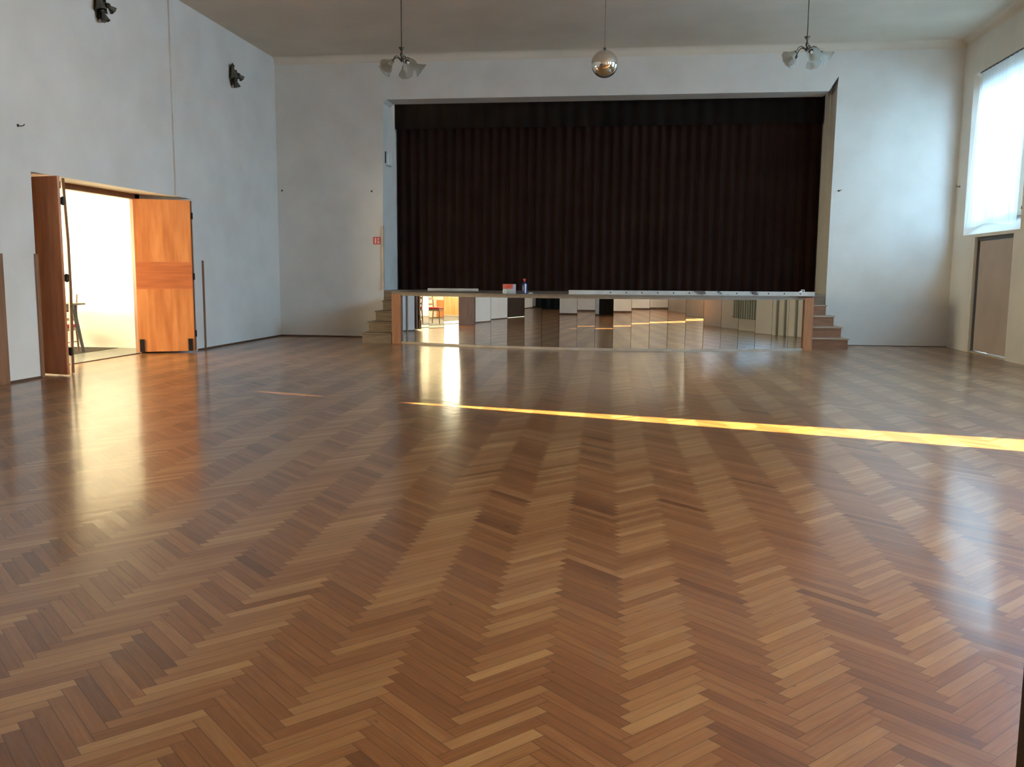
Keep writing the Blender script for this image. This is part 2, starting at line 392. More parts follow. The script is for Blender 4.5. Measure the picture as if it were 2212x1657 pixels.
# left wall: folding doorway, second doorway nearer
op1f = [(11.45, -.05), (16.0, -.05), (16.0, 2.83), (11.45, 2.83)]; op1b = [(11.9, -.05), (15.3, -.05), (15.3, 2.86), (11.9, 2.86)]
op2 = rect(2.1, 6.0, -.05, 2.7)
wall('wall_left', lambda u, v, d: (WL-d, u, v), rect(-.4, YF+.3, -.1, HC+.1), [(op1f, op1b), (op2, op2)], .73, MW)
# right wall: windows, side exit, flat door niche
hs = []
w1 = WIN[0]
hs.append(([(16.8, 2.33), (19.52, 2.33), (19.5, 5.5), (16.8, 5.5)], rect(w1[0], w1[1], w1[2], w1[3])))
for a, b, c, d in WIN[1:]: hs.append((rect(a-.1, b+.1, c-.15, d+.03), rect(a, b, c, d)))
EXIT = rect(7.1, 8.25, -.05, 2.95); hs.append((EXIT, rect(6.85, 8.4, -.05, 3.0)))
NI = rect(17.05, 18.86, -.05, 2.27); hs.append((NI, NI))
wall('wall_right', lambda u, v, d: (WR+d, u, v), rect(-.4, YF+.3, -.1, HC+.1), hs, .36, MW)
# back wall with the doorway the view is taken from
dh = rect(-.75, .40, -.05, 2.1)
wall('wall_back', lambda u, v, d: (u, YB-d, v), rect(WL-.8, WR+.4, -.1, HC+.1), [(dh, dh)], .3, MW)
bm = B(); box(bm, (-1.2, -1.7, -.1), (-.9, -.25, 2.6)); box(bm, (.6, -1.7, -.1), (.9, -.25, 2.6)); box(bm, (-1.2, -1.9, -.1), (.9, -1.6, 2.6)); box(bm, (-1.2, -1.7, 2.5), (.9, -.25, 2.7))
o = obj('wall_lobby', bm, MBRN); o['kind'] = 'structure'
# ceiling with a small cove at the far and right walls
bm = B(); box(bm, (WL-.8, -.4, HC), (WR+.4, YF+.6, HC+.15))
R0 = .16
for (p, q, nx, ny) in (((WL, YF), (WR, YF), 0, -1), ((WR, YF), (WR, -.3), -1, 0)):
    prev = None
    for k in range(7):
        a = k/6*PI/2; dn = R0*(1-math.sin(a)); dz = R0*(1-math.cos(a))
        a0 = bm.verts.new((p[0]+nx*dn, p[1]+ny*dn, HC-dz-.001)); a1 = bm.verts.new((q[0]+nx*dn, q[1]+ny*dn, HC-dz-.001))
        if prev: bm.faces.new((prev[0], prev[1], a1, a0))
        prev = (a0, a1)
o = obj('ceiling', bm, MC); o['kind'] = 'structure'; o['label'] = 'plain plastered ceiling of the hall'
# side room beyond the left doorway
bm = B(); box(bm, (-14.2, 16.25, -.1), (-8.89, 16.5, 3.4)); o = obj('wall_side_room_far', bm, MWS); o['kind'] = 'structure'
bm = B(); box(bm, (-14.4, 8.6, 3.3), (-8.85, 16.5, 3.5)); o = obj('ceiling', bm, MWS); o['kind'] = 'structure'; o['label'] = 'ceiling of the side room'
wall('wall_side_room_left', lambda u, v, d: (-14.2-d, u, v), rect(8.6, 16.5, -.1, 3.4), [(rect(11.0, 13.8, 1.1, 2.8), rect(11.0, 13.8, 1.1, 2.8))], .2, MWS)
wall('wall_side_room_near', lambda u, v, d: (u, 9.1-d, v), rect(-14.4, -8.89, -.1, 3.4), [(rect(-13.1, -10.1, 1.1, 2.8), rect(-13.1, -10.1, 1.1, 2.8))], .2, MWS)
def window(name, y0, y1, z0, z1, x, bars=2):
    w = empty(name, (x, (y0+y1)/2, z0)); w['kind'] = 'structure'
    hw = (y1-y0)/2; h = z1-z0; bm = B()
    for a, b, c, d in ((-hw, -hw+.07, 0, h), (hw-.07, hw, 0, h), (-hw, hw, 0, .08), (-hw, hw, h-.07, h)):
        box(bm, (-.03, a, c), (.03, b, d))
    for k in range(1, bars): 
        yy = -hw + 2*hw*k/bars; box(bm, (-.03, yy-.045, 0), (.03, yy+.045, h))
    box(bm, (-.03, -hw, h*.68), (.03, hw, h*.68+.07))
    obj('window_frame', bm, MWFR, w)
    obj('window_pane', box(B(), (-.004, -hw+.05, .05), (.004, hw-.05, h-.05)), MPANE, w)
    return w
for k, (a, b, c, d) in enumerate(WIN):
    w = window('window_%d' % (k+1), a, b, c, d, WR+.33)
    if k == 0:
        for (yy, zz) in ((-.78, .10), (.05, .02)):
            bm = B(); tube(bm, [(-.05, yy-.02, zz), (-.09, yy, zz+.03), (-.10, yy+.05, zz+.05), (-.09, yy+.09, zz)], .013); obj('window_latch', bm, MBLK, w)
w = empty('window_5', (-11.6, 8.95, 1.1)); w['kind'] = 'structure'; bm = B()
for a, b, c, d in ((-1.5, -1.43, 0, 1.7), (1.43, 1.5, 0, 1.7), (-.04, .04, 0, 1.7), (-1.5, 1.5, 0, .07), (-1.5, 1.5, 1.63, 1.7)): box(bm, (a, -.03, c), (b, .03, d))
obj('window_frame', bm, MWFR, w); obj('window_pane', box(B(), (-1.45, -.004, .05), (1.45, .004, 1.65)), MPANE, w)

window('window_6', 11.0, 13.8, 1.1, 2.8, -14.3)  # window added as an opening for the extra side-room lamp
# baseboards and trim
def st(name, bm, m, label=None):
    o = obj(name, bm, m); o['kind'] = 'structure'
    if label: o['label'] = label
    return o
bm = B(); box(bm, (WL, 16.0, 0), (WL+.018, YF, .03)); box(bm, (WL, 6.0, 0), (WL+.018, 11.45, .03)); box(bm, (WL, YB, 0), (WL+.018, 2.1, .03)); st('baseboard_left', bm, MBASE)
bm = B(); box(bm, (WL, YF-.018, 0), (-5.72, YF, .03)); box(bm, (4.5, YF-.012, 0), (WR, YF, .012)); st('baseboard_far', bm, MBASE)
bm = B(); box(bm, (WL, YB, 0), (-.75, YB+.02, .07)); box(bm, (.40, YB, 0), (WR, YB+.02, .07)); st('baseboard_back', bm, MBASE)
# pipe casing on the left wall above the doorway
bm = B(); box(bm, (WL, 15.34, 2.83), (WL+.035, 15.50, HC), bev=.008); st('trim_1', bm, MW, 'narrow plastered pipe casing rising from the folding doorway to the ceiling')
# frame of the folding doorway
bm = B(); box(bm, (-8.95, 11.85, 2.765), (-8.84, 15.35, 2.87)); box(bm, (-8.95, 11.82, 0), (-8.84, 11.9, 2.87)); box(bm, (-8.95, 15.2, 0), (-8.84, 15.35, 2.87)); st('trim_2', bm, MFRAME, 'brown wooden frame deep in the left doorway')
bm = B(); box(bm, (-8.91, 11.9, 0), (-8.86, 15.2, .012)); st('trim_3', bm, MBASE, 'dark threshold strip of the left doorway')
# frame of the second doorway
bm = B(); box(bm, (WL-.12, 5.9, 0), (WL+.03, 6.0, 2.7)); box(bm, (WL-.12, 2.1, 0), (WL+.03, 2.2, 2.7)); box(bm, (WL-.12, 2.1, 2.6), (WL+.03, 6.0, 2.7)); st('trim_4', bm, MFRAME)

# ------------------------------------------------------------------ doors
def leaf(parent, p0, p1, z0, z1, t=.045, name='door_panel', m=None, band=True):
    bm = obox(B(), p0, p1, t, z0, z1, bev=.004); o = obj(name, bm, m or MLEAF, parent)
    if band:
        p0 = Vector(p0); p1 = Vector(p1); d = (p1-p0).normalized()
        bm = obox(B(), p0+d*.002, p1-d*.002, t+.004, 1.17, 1.66); obj('wood_band', bm, MBAND, o, label='redder crosswise veneer band')
    return o
# far pair: lit orange leaf with its folded twin behind
d = empty('door_1', (0, 0, 0), kind='structure', label='open folding wooden door, orange in the light, on the far side of the left doorway')
l1 = leaf(d, (-8.87, 15.17), (-8.02, 15.62), .03, 2.775)
leaf(d, (-8.03, 15.70), (-8.80, 15.36), .03, 2.775, name='door_panel', m=MFRAME, band=False)
for px, py in ((-8.80, 15.165), (-8.07, 15.555)):
    bm = obox(B(), (px-.035, py-.02), (px+.035, py+.018), .02, .035, .26); obj('floor_bolt', bm, MBLK, d)
for z in (.35, 1.4, 2.5):
    bm = B(); tube(bm, [(-8.005, 15.655, z-.06), (-8.005, 15.655, z+.06)], .014); obj('hinge', bm, MBLK, d)
d = empty('door_2', (0, 0, 0), kind='structure', label='open folding wooden door, dark on its shadow side, at the near edge of the left doorway')
leaf(d, (-8.86, 11.93), (-7.93, 11.70), .02, 2.80, m=MLEAF, band=False)
bm = obox(B(), (-7.905, 11.765), (-8.40, 12.47), .035, .04, 2.775)
bmesh.ops.bisect_plane(bm, geom=bm.verts[:]+bm.edges[:]+bm.faces[:], plane_co=(0, 0, 1.2), plane_no=(0, 0, 1))
bmesh.ops.bisect_plane(bm, geom=bm.verts[:]+bm.edges[:]+bm.faces[:], plane_co=(0, 0, 1.9), plane_no=(0, 0, 1))
for v in bm.verts:
    if .5 < v.co.z < 2.2: v.co.x += .022; v.co.y += .016
    else: v.co.x += .004; v.co.y -= .004
obj('door_panel', bm, MFRAME, d)
for z in (.35, 1.39, 2.46):
    bm = B(); tube(bm, [(-7.905, 11.735, z-.06), (-7.905, 11.735, z+.06)], .017); box(bm, (-7.95, 11.72, z-.05), (-7.89, 11.76, z+.05)); obj('hinge', bm, MBLK, d)
# near doorway, closed, dark
d = empty('door_3', (0, 0, 0), kind='structure')
for k in range(4):
    a = 2.2+k*.925; obj('door_panel', box(B(), (WL-.10, a+.004, .01), (WL-.055, a+.921, 2.6), bev=.004), MBRN, d)
bm = B(); prev = None
for k in range(61):
    x = -8.0+2.75*k/60; y = YB+.10+.025*math.sin(k*.9)
    v0 = bm.verts.new((x, y, .04)); v1 = bm.verts.new((x, y, 2.5))
    if prev: bm.faces.new((prev[0], v0, v1, prev[1]))
    prev = (v0, v1)
bmesh.ops.solidify(bm, geom=list(bm.faces), thickness=.006)
tag(obj('back_curtain', bm, MTEAL, smooth=True), 'dark teal curtain on the back wall, seen mirrored in the stage front', 'curtain')
# flat door in the right wall
d = empty('door_4', (WR, 17.95, 0), kind='structure', label='flat beige door in the right wall under the window')
bm = B(); box(bm, (.05, -.90, .02), (.36, -.86, 2.27)); box(bm, (.05, .86, .02), (.36, .905, 2.27)); box(bm, (.05, -.9, 2.2), (.36, .905, 2.27)); obj('door_frame', bm, MDFR, d)
obj('door_panel', box(B(), (.075, -.86, .045), (.12, .84, 2.19), bev=.005), MDOOR, d)
obj('threshold', box(B(), (.01, -.89, 0), (.1, .9, .03)), MPLIN, d)
# leaf of the back doorway, standing open beside the viewpoint
d = empty('door_5', (.452, .1, 0), kind='structure')
obj('door_panel', box(B(), (-.015, 0, .01), (.03, .905, 2.05), bev=.004), MBRN, d)
# added drape over the side exit: its tapering gap shapes the sun strip
def drape():
    bm = B(); rows = []
    for i in range(41):
        z = .01 + 2.92*i/40
        gap = max(.03, .98-.41*z) if z < 2.72 else -.12
        y0 = 7.1+gap; row = []
        for k in range(25):
            t = k/24; y = y0 + (8.32-y0)*t
            row.append(bm.verts.new((WR-.05+.03*math.sin(t*26), y, z)))
        rows.append(row)
    for a, b in zip(rows, rows[1:]):
        for k in range(24): bm.faces.new((a[k], a[k+1], b[k+1], b[k]))
    r = bmesh.ops.solidify(bm, geom=list(bm.faces), thickness=.006)
    o = obj('sun_gap_drape', bm, MDRAPE, smooth=True); tag(o, 'brown drape added at the side exit, its gap shaping the sun strip', 'curtain')
drape()
bm = B(); box(bm, (WR+.0, 7.1, 2.24), (WR+.08, 8.25, 2.51)); st('trim_5', bm, MWFR, 'transom bar of the side exit')
bm = B(); tube(bm, [(WR-.05, 6.9, 2.95), (WR-.05, 8.45, 2.95)], .012); tag(obj('drape_rod', bm, MBLK), 'black rod holding the drape at the side exit', 'rod')

# wooden guard strips standing against the left wall
for (y0, y1, h, lab) in ((16.27, 16.31, 1.70, 'thin brown wooden strip on the left wall beyond the folding doorway'),
                    (11.41, 11.47, 1.72, 'thin brown wooden strip beside the dark folded door leaf'),
                    (6.85, 6.90, 1.71, 'thin brown wooden strip on the left wall, seen only mirrored in the stage front'),
                    (10.50, 10.76, 1.71, 'wide brown wooden strip on the left wall at the left edge of the photo')):
    bm = box(B(), (WL+.001, y0, 0), (WL+.028, y1, h), bev=.003)
    if y1-y0 > .1: box(bm, (WL+.028, y0+.05, 0), (WL+.04, y0+.11, h-.02))
    tag(obj('guard_strip', bm, MFRAME), lab, 'wood strip')

# ------------------------------------------------------------------ stage
AC = (-0.70, 28.3315); AR = 10.6715
def arc(t, r=AR):  # t in [0,1] from left to right
    a0 = math.atan2(18.5-AC[1], -4.83-AC[0]); a1 = math.atan2(18.5-AC[1], 3.43-AC[0]); a = a0+(a1-a0)*t
    return (AC[0]+r*math.cos(a), AC[1]+r*math.sin(a))
DZ = 1.09
stg = empty('stage', (0, 0, 0), label='curved low stage faced with tall mirror panels', cat='stage')
fr = [arc(k/48, AR+.045) for k in range(49)]
deck = [(-5.03, 18.47)]+fr+[(3.61, 18.47), (3.61, YF+.005), (4.155, YF+.005), (4.155, 22.85), (-5.655, 22.85), (-5.655, YF+.005), (-5.03, YF+.005)]
obj('deck', prism(B(), deck, DZ-.035, DZ), MDECK, stg)
def arcband(r0, r1, z0, z1, n=48):
    bm = B(); prism(bm, [arc(k/n, r0) for k in range(n+1)]+[arc(k/n, r1) for k in range(n, -1, -1)], z0, z1); return bm
obj('fascia', arcband(AR+.035, AR-.02, DZ-.075, DZ-.036), MFASC, stg)
obj('plinth', arcband(AR+.03, AR-.02, 0.0, .045), MPLIN, stg)
obj('backing_board', arcband(AR-.02, AR-.05, 0.0, DZ-.036), MBLK, stg)
mr = random.Random(3)
for k in range(24):
    p, q = Vector(arc((k+.008)/24, AR+.008)), Vector(arc((k+.992)/24, AR+.008))
    dd = (q-p).normalized(); nn = Vector((dd.y, -dd.x)); c = (p+q)/2; l = (q-p).length
    ry = mr.uniform(-.006, .006); tl = mr.uniform(-.004, .004)
    mt = Matrix.Translation((c.x, c.y, (.046+DZ-.076)/2)) @ Matrix.Rotation(math.atan2(dd.y, dd.x)+ry, 4, 'Z') @ Matrix.Rotation(tl, 4, 'X') @ Matrix.Diagonal((l, .006, DZ-.076-.046, 1))
    bm = B(); bmesh.ops.create_cube(bm, size=1, matrix=mt)
    obj('mirror_panel', bm, MMIR, stg)
for x0, x1 in ((-5.03, -4.83), (3.42, 3.60)):
    obj('end_post', box(B(), (x0, 18.44, 0), (x1, 18.56, DZ-.036), bev=.006), MPOST, stg)
for x in (-5.03, 3.57): obj('side_panel', box(B(), (x, 18.56, 0), (x+.03, YF, DZ-.036)), MPOST, stg)
obj('riser_board', box(B(), (-5.65, YF+.01, .02), (-5.03, YF+.04, DZ-.036)), MSTEPL, stg)
obj('riser_board', box(B(), (3.61, YF+.01, .02), (4.155, YF+.04, DZ-.036)), MSTEPL, stg)
def steps(xs, ys, inner, lab, m, mtread):
    s = empty('stage_steps', (inner, YF, 0), label=lab, cat='steps', group='wooden steps up to the stage')
    sg = -1 if xs[0] < inner else 1
    for k in range(4):
        z0, z1 = .218*k, .218*(k+1)
        x = xs[k]; a, b = sorted((x-inner, 0)); 
        bm = box(B(), (a+(.02 if sg < 0 else 0), ys[k]+.022-YF, z0), (b-(.02 if sg > 0 else 0), -.002, z1-.03))
        o = obj('step', bm, m, s)
        obj('tread', box(B(), (a, ys[k]-YF, z1-.03), (b, -.002, z1), bev=.006), mtread, o)
    return s
steps([-5.69, -5.67, -5.63, -5.585], [18.4, 18.8, 19.22, 19.65], -5.035, 'wooden steps left of the stage with worn grey-brown treads', MSTEPL, MSTEPL)
steps([4.44, 4.36, 4.26, 4.15], [19.0, 19.28, 19.56, 19.84], 3.605, 'reddish-brown wooden steps right of the stage', MSTEP, MTREAD)

# stage curtain
def pleated(x0, x1, z0, z1, y, amp, per, bm, th=.0):
    n = int((x1-x0)/per*12); cr = random.Random(5); ph = 0; prev = None
    for k in range(n+1):
        x = x0+(x1-x0)*k/n; ph += 2*PI/12*cr.uniform(.75, 1.25)
        yy = y+amp*math.sin(ph)
        v0 = bm.verts.new((x, yy, z0)); v1 = bm.verts.new((x, yy*.5+y*.5, z1))
        if prev: bm.faces.new((prev[0], v0, v1, prev[1]))
        prev = (v0, v1)
    return bm
cu = empty('stage_curtain', (-.75, 21.3, DZ), label='very dark brown pleated curtain closing the stage opening', cat='curtain')
obj('drape', pleated(-5.645+.75, 4.15+.75, .005, 5.5, 0, .05, .22, B()), MCURT, cu, smooth=True)
obj('valance', pleated(-5.645+.75, 4.15+.75, 3.78, 5.5, -.13, .03, .35, B()), MVAL, cu, smooth=True)

# things on the stage
bm = B(); ang = math.atan2(.75, 4.85)
def rail():
    s = empty('footlight_rail', (-1.245, 17.9, DZ), math.atan2(.50, 4.86), label='long off-white perforated rail with chipped paint along the stage front', cat='rail')
    bm = box(B(), (0, -.03, .0), (4.86, .03, .085), bev=.004)
    obj('rail_body', bm, MRAIL, s)
    bm = box(B(), (2.45, -.033, .015), (4.35, -.0305, .084)); obj('chipped_paint', bm, MCHIP, s, label='dark chipped paint patches')
    for k in range(13):
        x = .83+.312*k
        bm = B(); lathe(bm, [(.0, 0), (.014, 0), (.014, .004), (.0, .004)], 12, Matrix.Translation((x, -.0345, .045)) @ Matrix.Rotation(PI/2, 4, 'X')); obj('screw_hole', bm, MBLK, s)
    bm = B(); tube(bm, [(4.60, 0, .085), (4.60, 0, .12), (4.66, 0, .12), (4.66, 0, .085)], .009); box(bm, (4.57, -.02, .084), (4.62, .02, .10)); obj('clamp', bm, MWHT, s)
rail()
bm = B(); tube(bm, [(-4.50, 19.55, DZ+.035), (-3.37, 19.62, DZ+.035)], .034, 12)
tag(obj('batten', bm, MRAIL), 'pale grey rounded batten lying on the left of the stage', 'batten')
c = empty('cardboard_carton', (-2.47, 18.1, DZ), .12, label='small cream carton with a red top on the stage beside the blue bottle', cat='box')
obj('carton_body', box(B(), (-.13, -.06, 0), (.13, .06, .19), bev=.003), MCARD, c)
obj('printed_lid', box(B(), (-.133, -.063, .095), (.075, .063, .193), bev=.01), MORG, c, label='red and orange printed upper part')
obj('side_flap', box(B(), (.08, -.064, .0), (.134, .063, .185), bev=.003), MLAV, c, label='lavender right side')
bm = B(); lathe(bm, [(.022, 0), (.040, 0), (.040, .03), (.022, .03), (.022, 0)], 20, Matrix.Translation((-2.55, 18.0, DZ+.042)) @ Matrix.Rotation(PI/2, 4, 'X'))
tag(obj('tape_roll', bm, MWHT), 'small white tape roll leaning on the cream carton', 'tape')
c = empty('spray_bottle', (-2.155, 18.1, DZ), label='dark blue spray bottle with red nozzle on the stage', cat='bottle')
bm = B(); lathe(bm, [(0, 0), (.052, 0), (.055, .01), (.055, .17), (.045, .20), (.022, .225), (.018, .245), (0, .245)], 24); obj('bottle_body', bm, MBLUE, c, smooth=True)
bm = B(); box(bm, (-.018, -.034, .243), (.018, .012, .275), bev=.004); box(bm, (-.03, -.05, .272), (.02, .016, .305), bev=.006); obj('nozzle', bm, MRED, c)
obj('label_strip', box(B(), (.008, -.06, .012), (.036, -.045, .20), bev=.002), MWHT, c, label='pale vertical label stripe')
bm = B(); bmesh.ops.create_icosphere(bm, subdivisions=2, radius=1, matrix=Matrix.Translation((-2.02, 18.0, DZ+.012)) @ Matrix.Diagonal((.055, .03, .012, 1)))
for v in bm.verts: v.co += Vector((rnd.uniform(-.004, .004), rnd.uniform(-.004, .004), rnd.uniform(0, .004)))
tag(obj('crumpled_paper', bm, MWHT), 'tiny crumpled white paper right of the blue bottle', 'paper')

# ------------------------------------------------------------------ items on the far wall
s = empty('hydrant_sign', (-5.81, YF, 2.22), label='small red sign with pale pictograms left of the stage opening', cat='sign')
obj('sign_plate', box(B(), (-.085, -.008, -.085), (.085, 0, .085), bev=.002), MRED, s)
obj('pictogram', prism(B(), [(-.05, -.011), (-.012, -.011), (-.012, -.008), (-.05, -.008)], -.065, .065), MPINK, s)
bm = B(); box(bm, (.018, -.011, -.065), (.035, -.008, .065)); box(bm, (.035, -.011, .03), (.06, -.008, .06)); box(bm, (.042, -.011, -.065), (.06, -.008, -.01)); obj('pictogram', bm, MPINK, s)
bm = B(); box(bm, (-5.70, YF-.03, 1.10), (-5.645, YF+.03, 2.56), bev=.004)
tag(obj('corner_guard', bm, MPLIN), 'pale vertical strip guarding the left corner of the stage opening', 'strip')
bm = box(B(), (-5.66, 20.30, 3.93), (-5.57, 20.62, 4.22), bev=.03)
s = tag(obj('wall_loudspeaker', bm, MWHT, smooth=False), 'white rounded box mounted high inside the left edge of the stage opening', 'loudspeaker')
obj('mounting_bracket', box(B(), (-5.66, 20.25, 3.98), (-5.63, 20.31, 4.24), bev=.006), MBLK, s)
def hook(loc, rz, lab):
    h = empty('wall_hook', loc, rz, label=lab, cat='hook', group='small hooks high on the walls')
    bm = B(); lathe(bm, [(0, 0), (.02, 0), (.02, .006), (0, .006)], 12, Matrix.Rotation(PI/2, 4, 'X')); obj('rose', bm, MBRZ, h)
    bm = B(); tube(bm, [(0, -.004, 0), (0, -.05, -.01), (.02, -.07, .0), (.04, -.07, .02)], .007); obj('hook_arm', bm, MBRZ, h)
hook((4.32, YF, 3.29), 0, 'small hook on the far wall right of the stage opening')
hook((-5.92, YF, 3.33), 0, 'small hook on the far wall just left of the stage opening')
hook((-8.05, YF, 3.355), 0, 'small hook on the far wall in the left corner')
hook((WR, 19.9, 3.35), -PI/2, 'small hook on the right wall near the far corner')
hook((WL, 11.24, 3.41), PI/2, 'small hook on the left wall above the dark door leaf')

# ------------------------------------------------------------------ hanging lights
def bell(bm, mt, r1=.112, ln=.15):
    kr, kl = r1/.112, ln/.15
    prof = [(.024, 0), (.030*kr, .012*kl), (.038*kr, .03*kl), (.052*kr, .06*kl), (.074*kr, .095*kl), (.097*kr, .13*kl), (r1, ln)]
    def wob(i, a, r, z):
        f = max(0, (i-2)/4); return r*(1+.03*f*math.sin(8*a)), z+.004*f*math.cos(8*a)
    lathe(bm, prof, 42, mt, wob); bmesh.ops.solidify(bm, geom=list(bm.faces), thickness=.003); return bm
def chandelier(loc, rz, lab):
    # origin at the ceiling fixing
    c = empty('chandelier', (loc[0], loc[1], HC), rz, label=lab, cat='chandelier', group='five-armed ceiling lamps')
    dz = loc[2]-HC   # arm hub height below the ceiling
    bm = B(); lathe(bm, [(0, 0), (.06, 0), (.055, -.03), (.02, -.06), (0, -.06)], 24); obj('ceiling_rose', bm, MBRZ, c, smooth=True)
    bm = B(); tube(bm, [(0, 0, -.05), (0, 0, dz+.19)], .0085, 10); obj('rod', bm, MBRZ, c, smooth=True)
    bm = B(); lathe(bm, [(.0, dz+.15), (.014, dz+.15), (.022, dz+.17), (.050, dz+.205), (.046, dz+.207), (.018, dz+.178), (0, dz+.178)], 24); obj('cup', bm, MBRZ, c, smooth=True)
    bm = B(); lathe(bm, [(0, dz-.03), (.012, dz-.025), (.026, dz), (.020, dz+.03), (.012, dz+.05), (.024, dz+.08), (.026, dz+.10), (.012, dz+.13), (.012, dz+.155), (0, dz+.155)], 20); obj('stem', bm, MBRZ, c, smooth=True)
    for k in range(5):
        a = 2*PI*k/5; ca, sa = math.cos(a), math.sin(a)
        pr = [(.015, dz), (.05, dz+.035), (.10, dz+.055), (.145, dz+.035), (.175, dz-.01), (.195, dz-.045)]
        bm = B(); tube(bm, [(r*ca, r*sa, z) for r, z in pr], .008, 8); arm = obj('arm', bm, MBRZ, c, smooth=True)
        ax = Vector((ca*.80, sa*.80, -.60)).normalized(); q = Vector((0, 0, 1)).rotation_difference(ax).to_matrix().to_4x4()
        mt = Matrix.Translation((.192*ca, .192*sa, dz-.04)) @ q
        bm = B(); lathe(bm, [(0, -.01), (.02, -.005), (.033, .015), (.036, .04), (.03, .04), (0, .03)], 16, mt); obj('lamp_socket', bm, MBRZ, arm, smooth=True)
        bm = bell(B(), mt @ Matrix.Translation((0, 0, .015)), .122, .165); obj('lamp_shade', bm, MSHADE, arm, smooth=True)
        bm = B(); lathe(bm, [(.001, .035), (.014, .04), (.024, .07), (.024, .085), (.012, .105), (.001, .108)], 14, mt); obj('bulb', bm, MWHT, arm, smooth=True)
    return c
chandelier((-3.88, 15.0, 5.0), .35, 'five-armed bronze chandelier with glass bells, left of the mirror ball')
chandelier((2.635, 15.0, 5.0), 1.05, 'five-armed bronze chandelier with glass bells, right of the mirror ball')
mb = empty('mirror_ball', (-.493, 14.3, HC), label='silver mirror ball hanging between the two chandeliers', cat='mirror ball')
bm = B(); lathe(bm, [(0, 0), (.04, 0), (.04, -.02), (0, -.03)], 16); obj('ceiling_rose', bm, MBRZ, mb)
bm = B(); tube(bm, [(0, 0, -.02), (0, 0, -1.385)], .004, 6); obj('cord', bm, MBRZ, mb)
bm = B(); lathe(bm, [(0, -1.36), (.022, -1.36), (.022, -1.415), (0, -1.415)], 12); obj('collar', bm, MBRZ, mb)
def ball():
    bm = B(); R_, nr = .205, 44; rings = []
    for i in range(1, nr):
        th = PI*i/nr; n = 88
        rings.append([bm.verts.new((R_*math.sin(th)*math.cos(2*PI*k/n), R_*math.sin(th)*math.sin(2*PI*k/n), -1.60+R_*math.cos(th))) for k in range(n)])
    for a, b in zip(rings, rings[1:]):
        for k in range(n): bm.faces.new((a[k], a[(k+1) % n], b[(k+1) % n], b[k]))
    bm.faces.new(rings[0]); bm.faces.new(rings[-1])
    return bm
obj('faceted_sphere', ball(), MBALL, mb, smooth=True)

# wall sconces on the left wall
def sconce(y, z, lab):
    s = empty('wall_sconce', (WL, y, z), 0, label=lab, cat='wall lamp', group='bronze wall lamps high on the left wall')
    bm = B(); lathe(bm, [(0, .03), (.05, .028), (.085, .015), (.09, 0), (0, 0)], 24, Matrix.Diagonal((1, 1.1, 2.3, 1)) @ Matrix.Rotation(PI/2, 4, 'Y')); obj('backplate', bm, MBRZ, s, smooth=True)
    for k, (px, py, pz, ax, r1, ln) in enumerate(((.075, -.10, .19, (.12, .05, -1), .085, .27), (.085, -.03, -.06, (.25, .1, -1), .07, .17), (.10, .07, .04, (.35, .9, -.55), .065, .13))):
        bm = B(); tube(bm, [(.02, 0, 0), (px*.8, py*.4, pz*.4+.03), (px, py*.9, pz+.03), (px, py, pz)], .011, 8); arm = obj('arm', bm, MBRZ, s, smooth=True)
        q = Vector((0, 0, 1)).rotation_difference(Vector(ax).normalized()).to_matrix().to_4x4()
        mt = Matrix.Translation((px, py, pz)) @ q
        bm = B(); lathe(bm, [(0, -.01), (.02, -.005), (.04, .015), (.045, .045), (.03, .045), (0, .03)], 16, mt); obj('lamp_socket', bm, MBRZ, arm, smooth=True)
        obj('lamp_shade', bell(B(), mt @ Matrix.Translation((0, 0, .012)), r1, ln), MSMOK, arm, smooth=True)
    # bronze leaves clasping the shades
    for k, (a, ln) in enumerate(((2.0, .24), (-.6, .16), (-1.9, .24), (.9, .16))):
        bm = B(); n = 8; L0 = []; R1 = []
        for i in range(n+1):
            t = i/n; w_ = .045*math.sin(PI*min(1, t*.9+.08)); cx_ = .03+.05*math.sin(t*1.6); r = ln*t
            cy_, cz_ = r*math.cos(a), r*math.sin(a); ny_, nz_ = -math.sin(a), math.cos(a)
            L0.append(bm.verts.new((cx_, cy_+w_*ny_, cz_+w_*nz_))); R1.append(bm.verts.new((cx_, cy_-w_*ny_, cz_-w_*nz_)))
        for i in range(n): bm.faces.new((L0[i], L0[i+1], R1[i+1], R1[i]))
        bmesh.ops.solidify(bm, geom=list(bm.faces), thickness=.006); obj('bronze_leaf', bm, MBRZ, s, smooth=True)
sconce(17.82, 5.45, 'bronze wall lamp near the far corner of the left wall')
sconce(13.22, 5.50, 'bronze wall lamp cut off by the top edge of the photo')

# ------------------------------------------------------------------ sheer curtains at the right windows
def sheer(y0, y1, z0, z1, flare, lab, x=WR+.02, seed=1):
    r = random.Random(seed); bm = B(); n = 90; rows = []
    ph = [0]
    for k in range(n): ph.append(ph[-1]+r.uniform(.5, 1.3))
    for i in range(9):
        t = i/8; z = z1+(z0-z1)*t; row = []
        for k in range(n+1):
            s = k/n; y = y0+(y1+flare*t-y0)*s
            zz = z-(.03*math.sin(9*s)+.04*(1-s))*t if i == 8 else z
            row.append(bm.verts.new((x-.03*t+.012*math.sin(ph[k])*(0.6+.6*t), y, zz)))
        rows.append(row)
    for a, b in zip(rows, rows[1:]):
        for k in range(n): bm.faces.new((a[k], a[k+1], b[k+1], b[k]))
    c = empty('sheer_curtain', (0, 0, 0), label=lab, cat='curtain', group='sheer window curtains on the right wall')
    obj('curtain_cloth', bm, MSHEER, c, smooth=True)
    bm = B(); tube(bm, [(x, y0-.1, z1+.005), (x, y1+.05, z1+.005)], .013, 8); obj('curtain_rod', bm, MBLK, c)
sheer(16.95, 19.16, 2.50, 5.47, .28, 'white sheer curtain hanging in the high window above the beige door', seed=1)
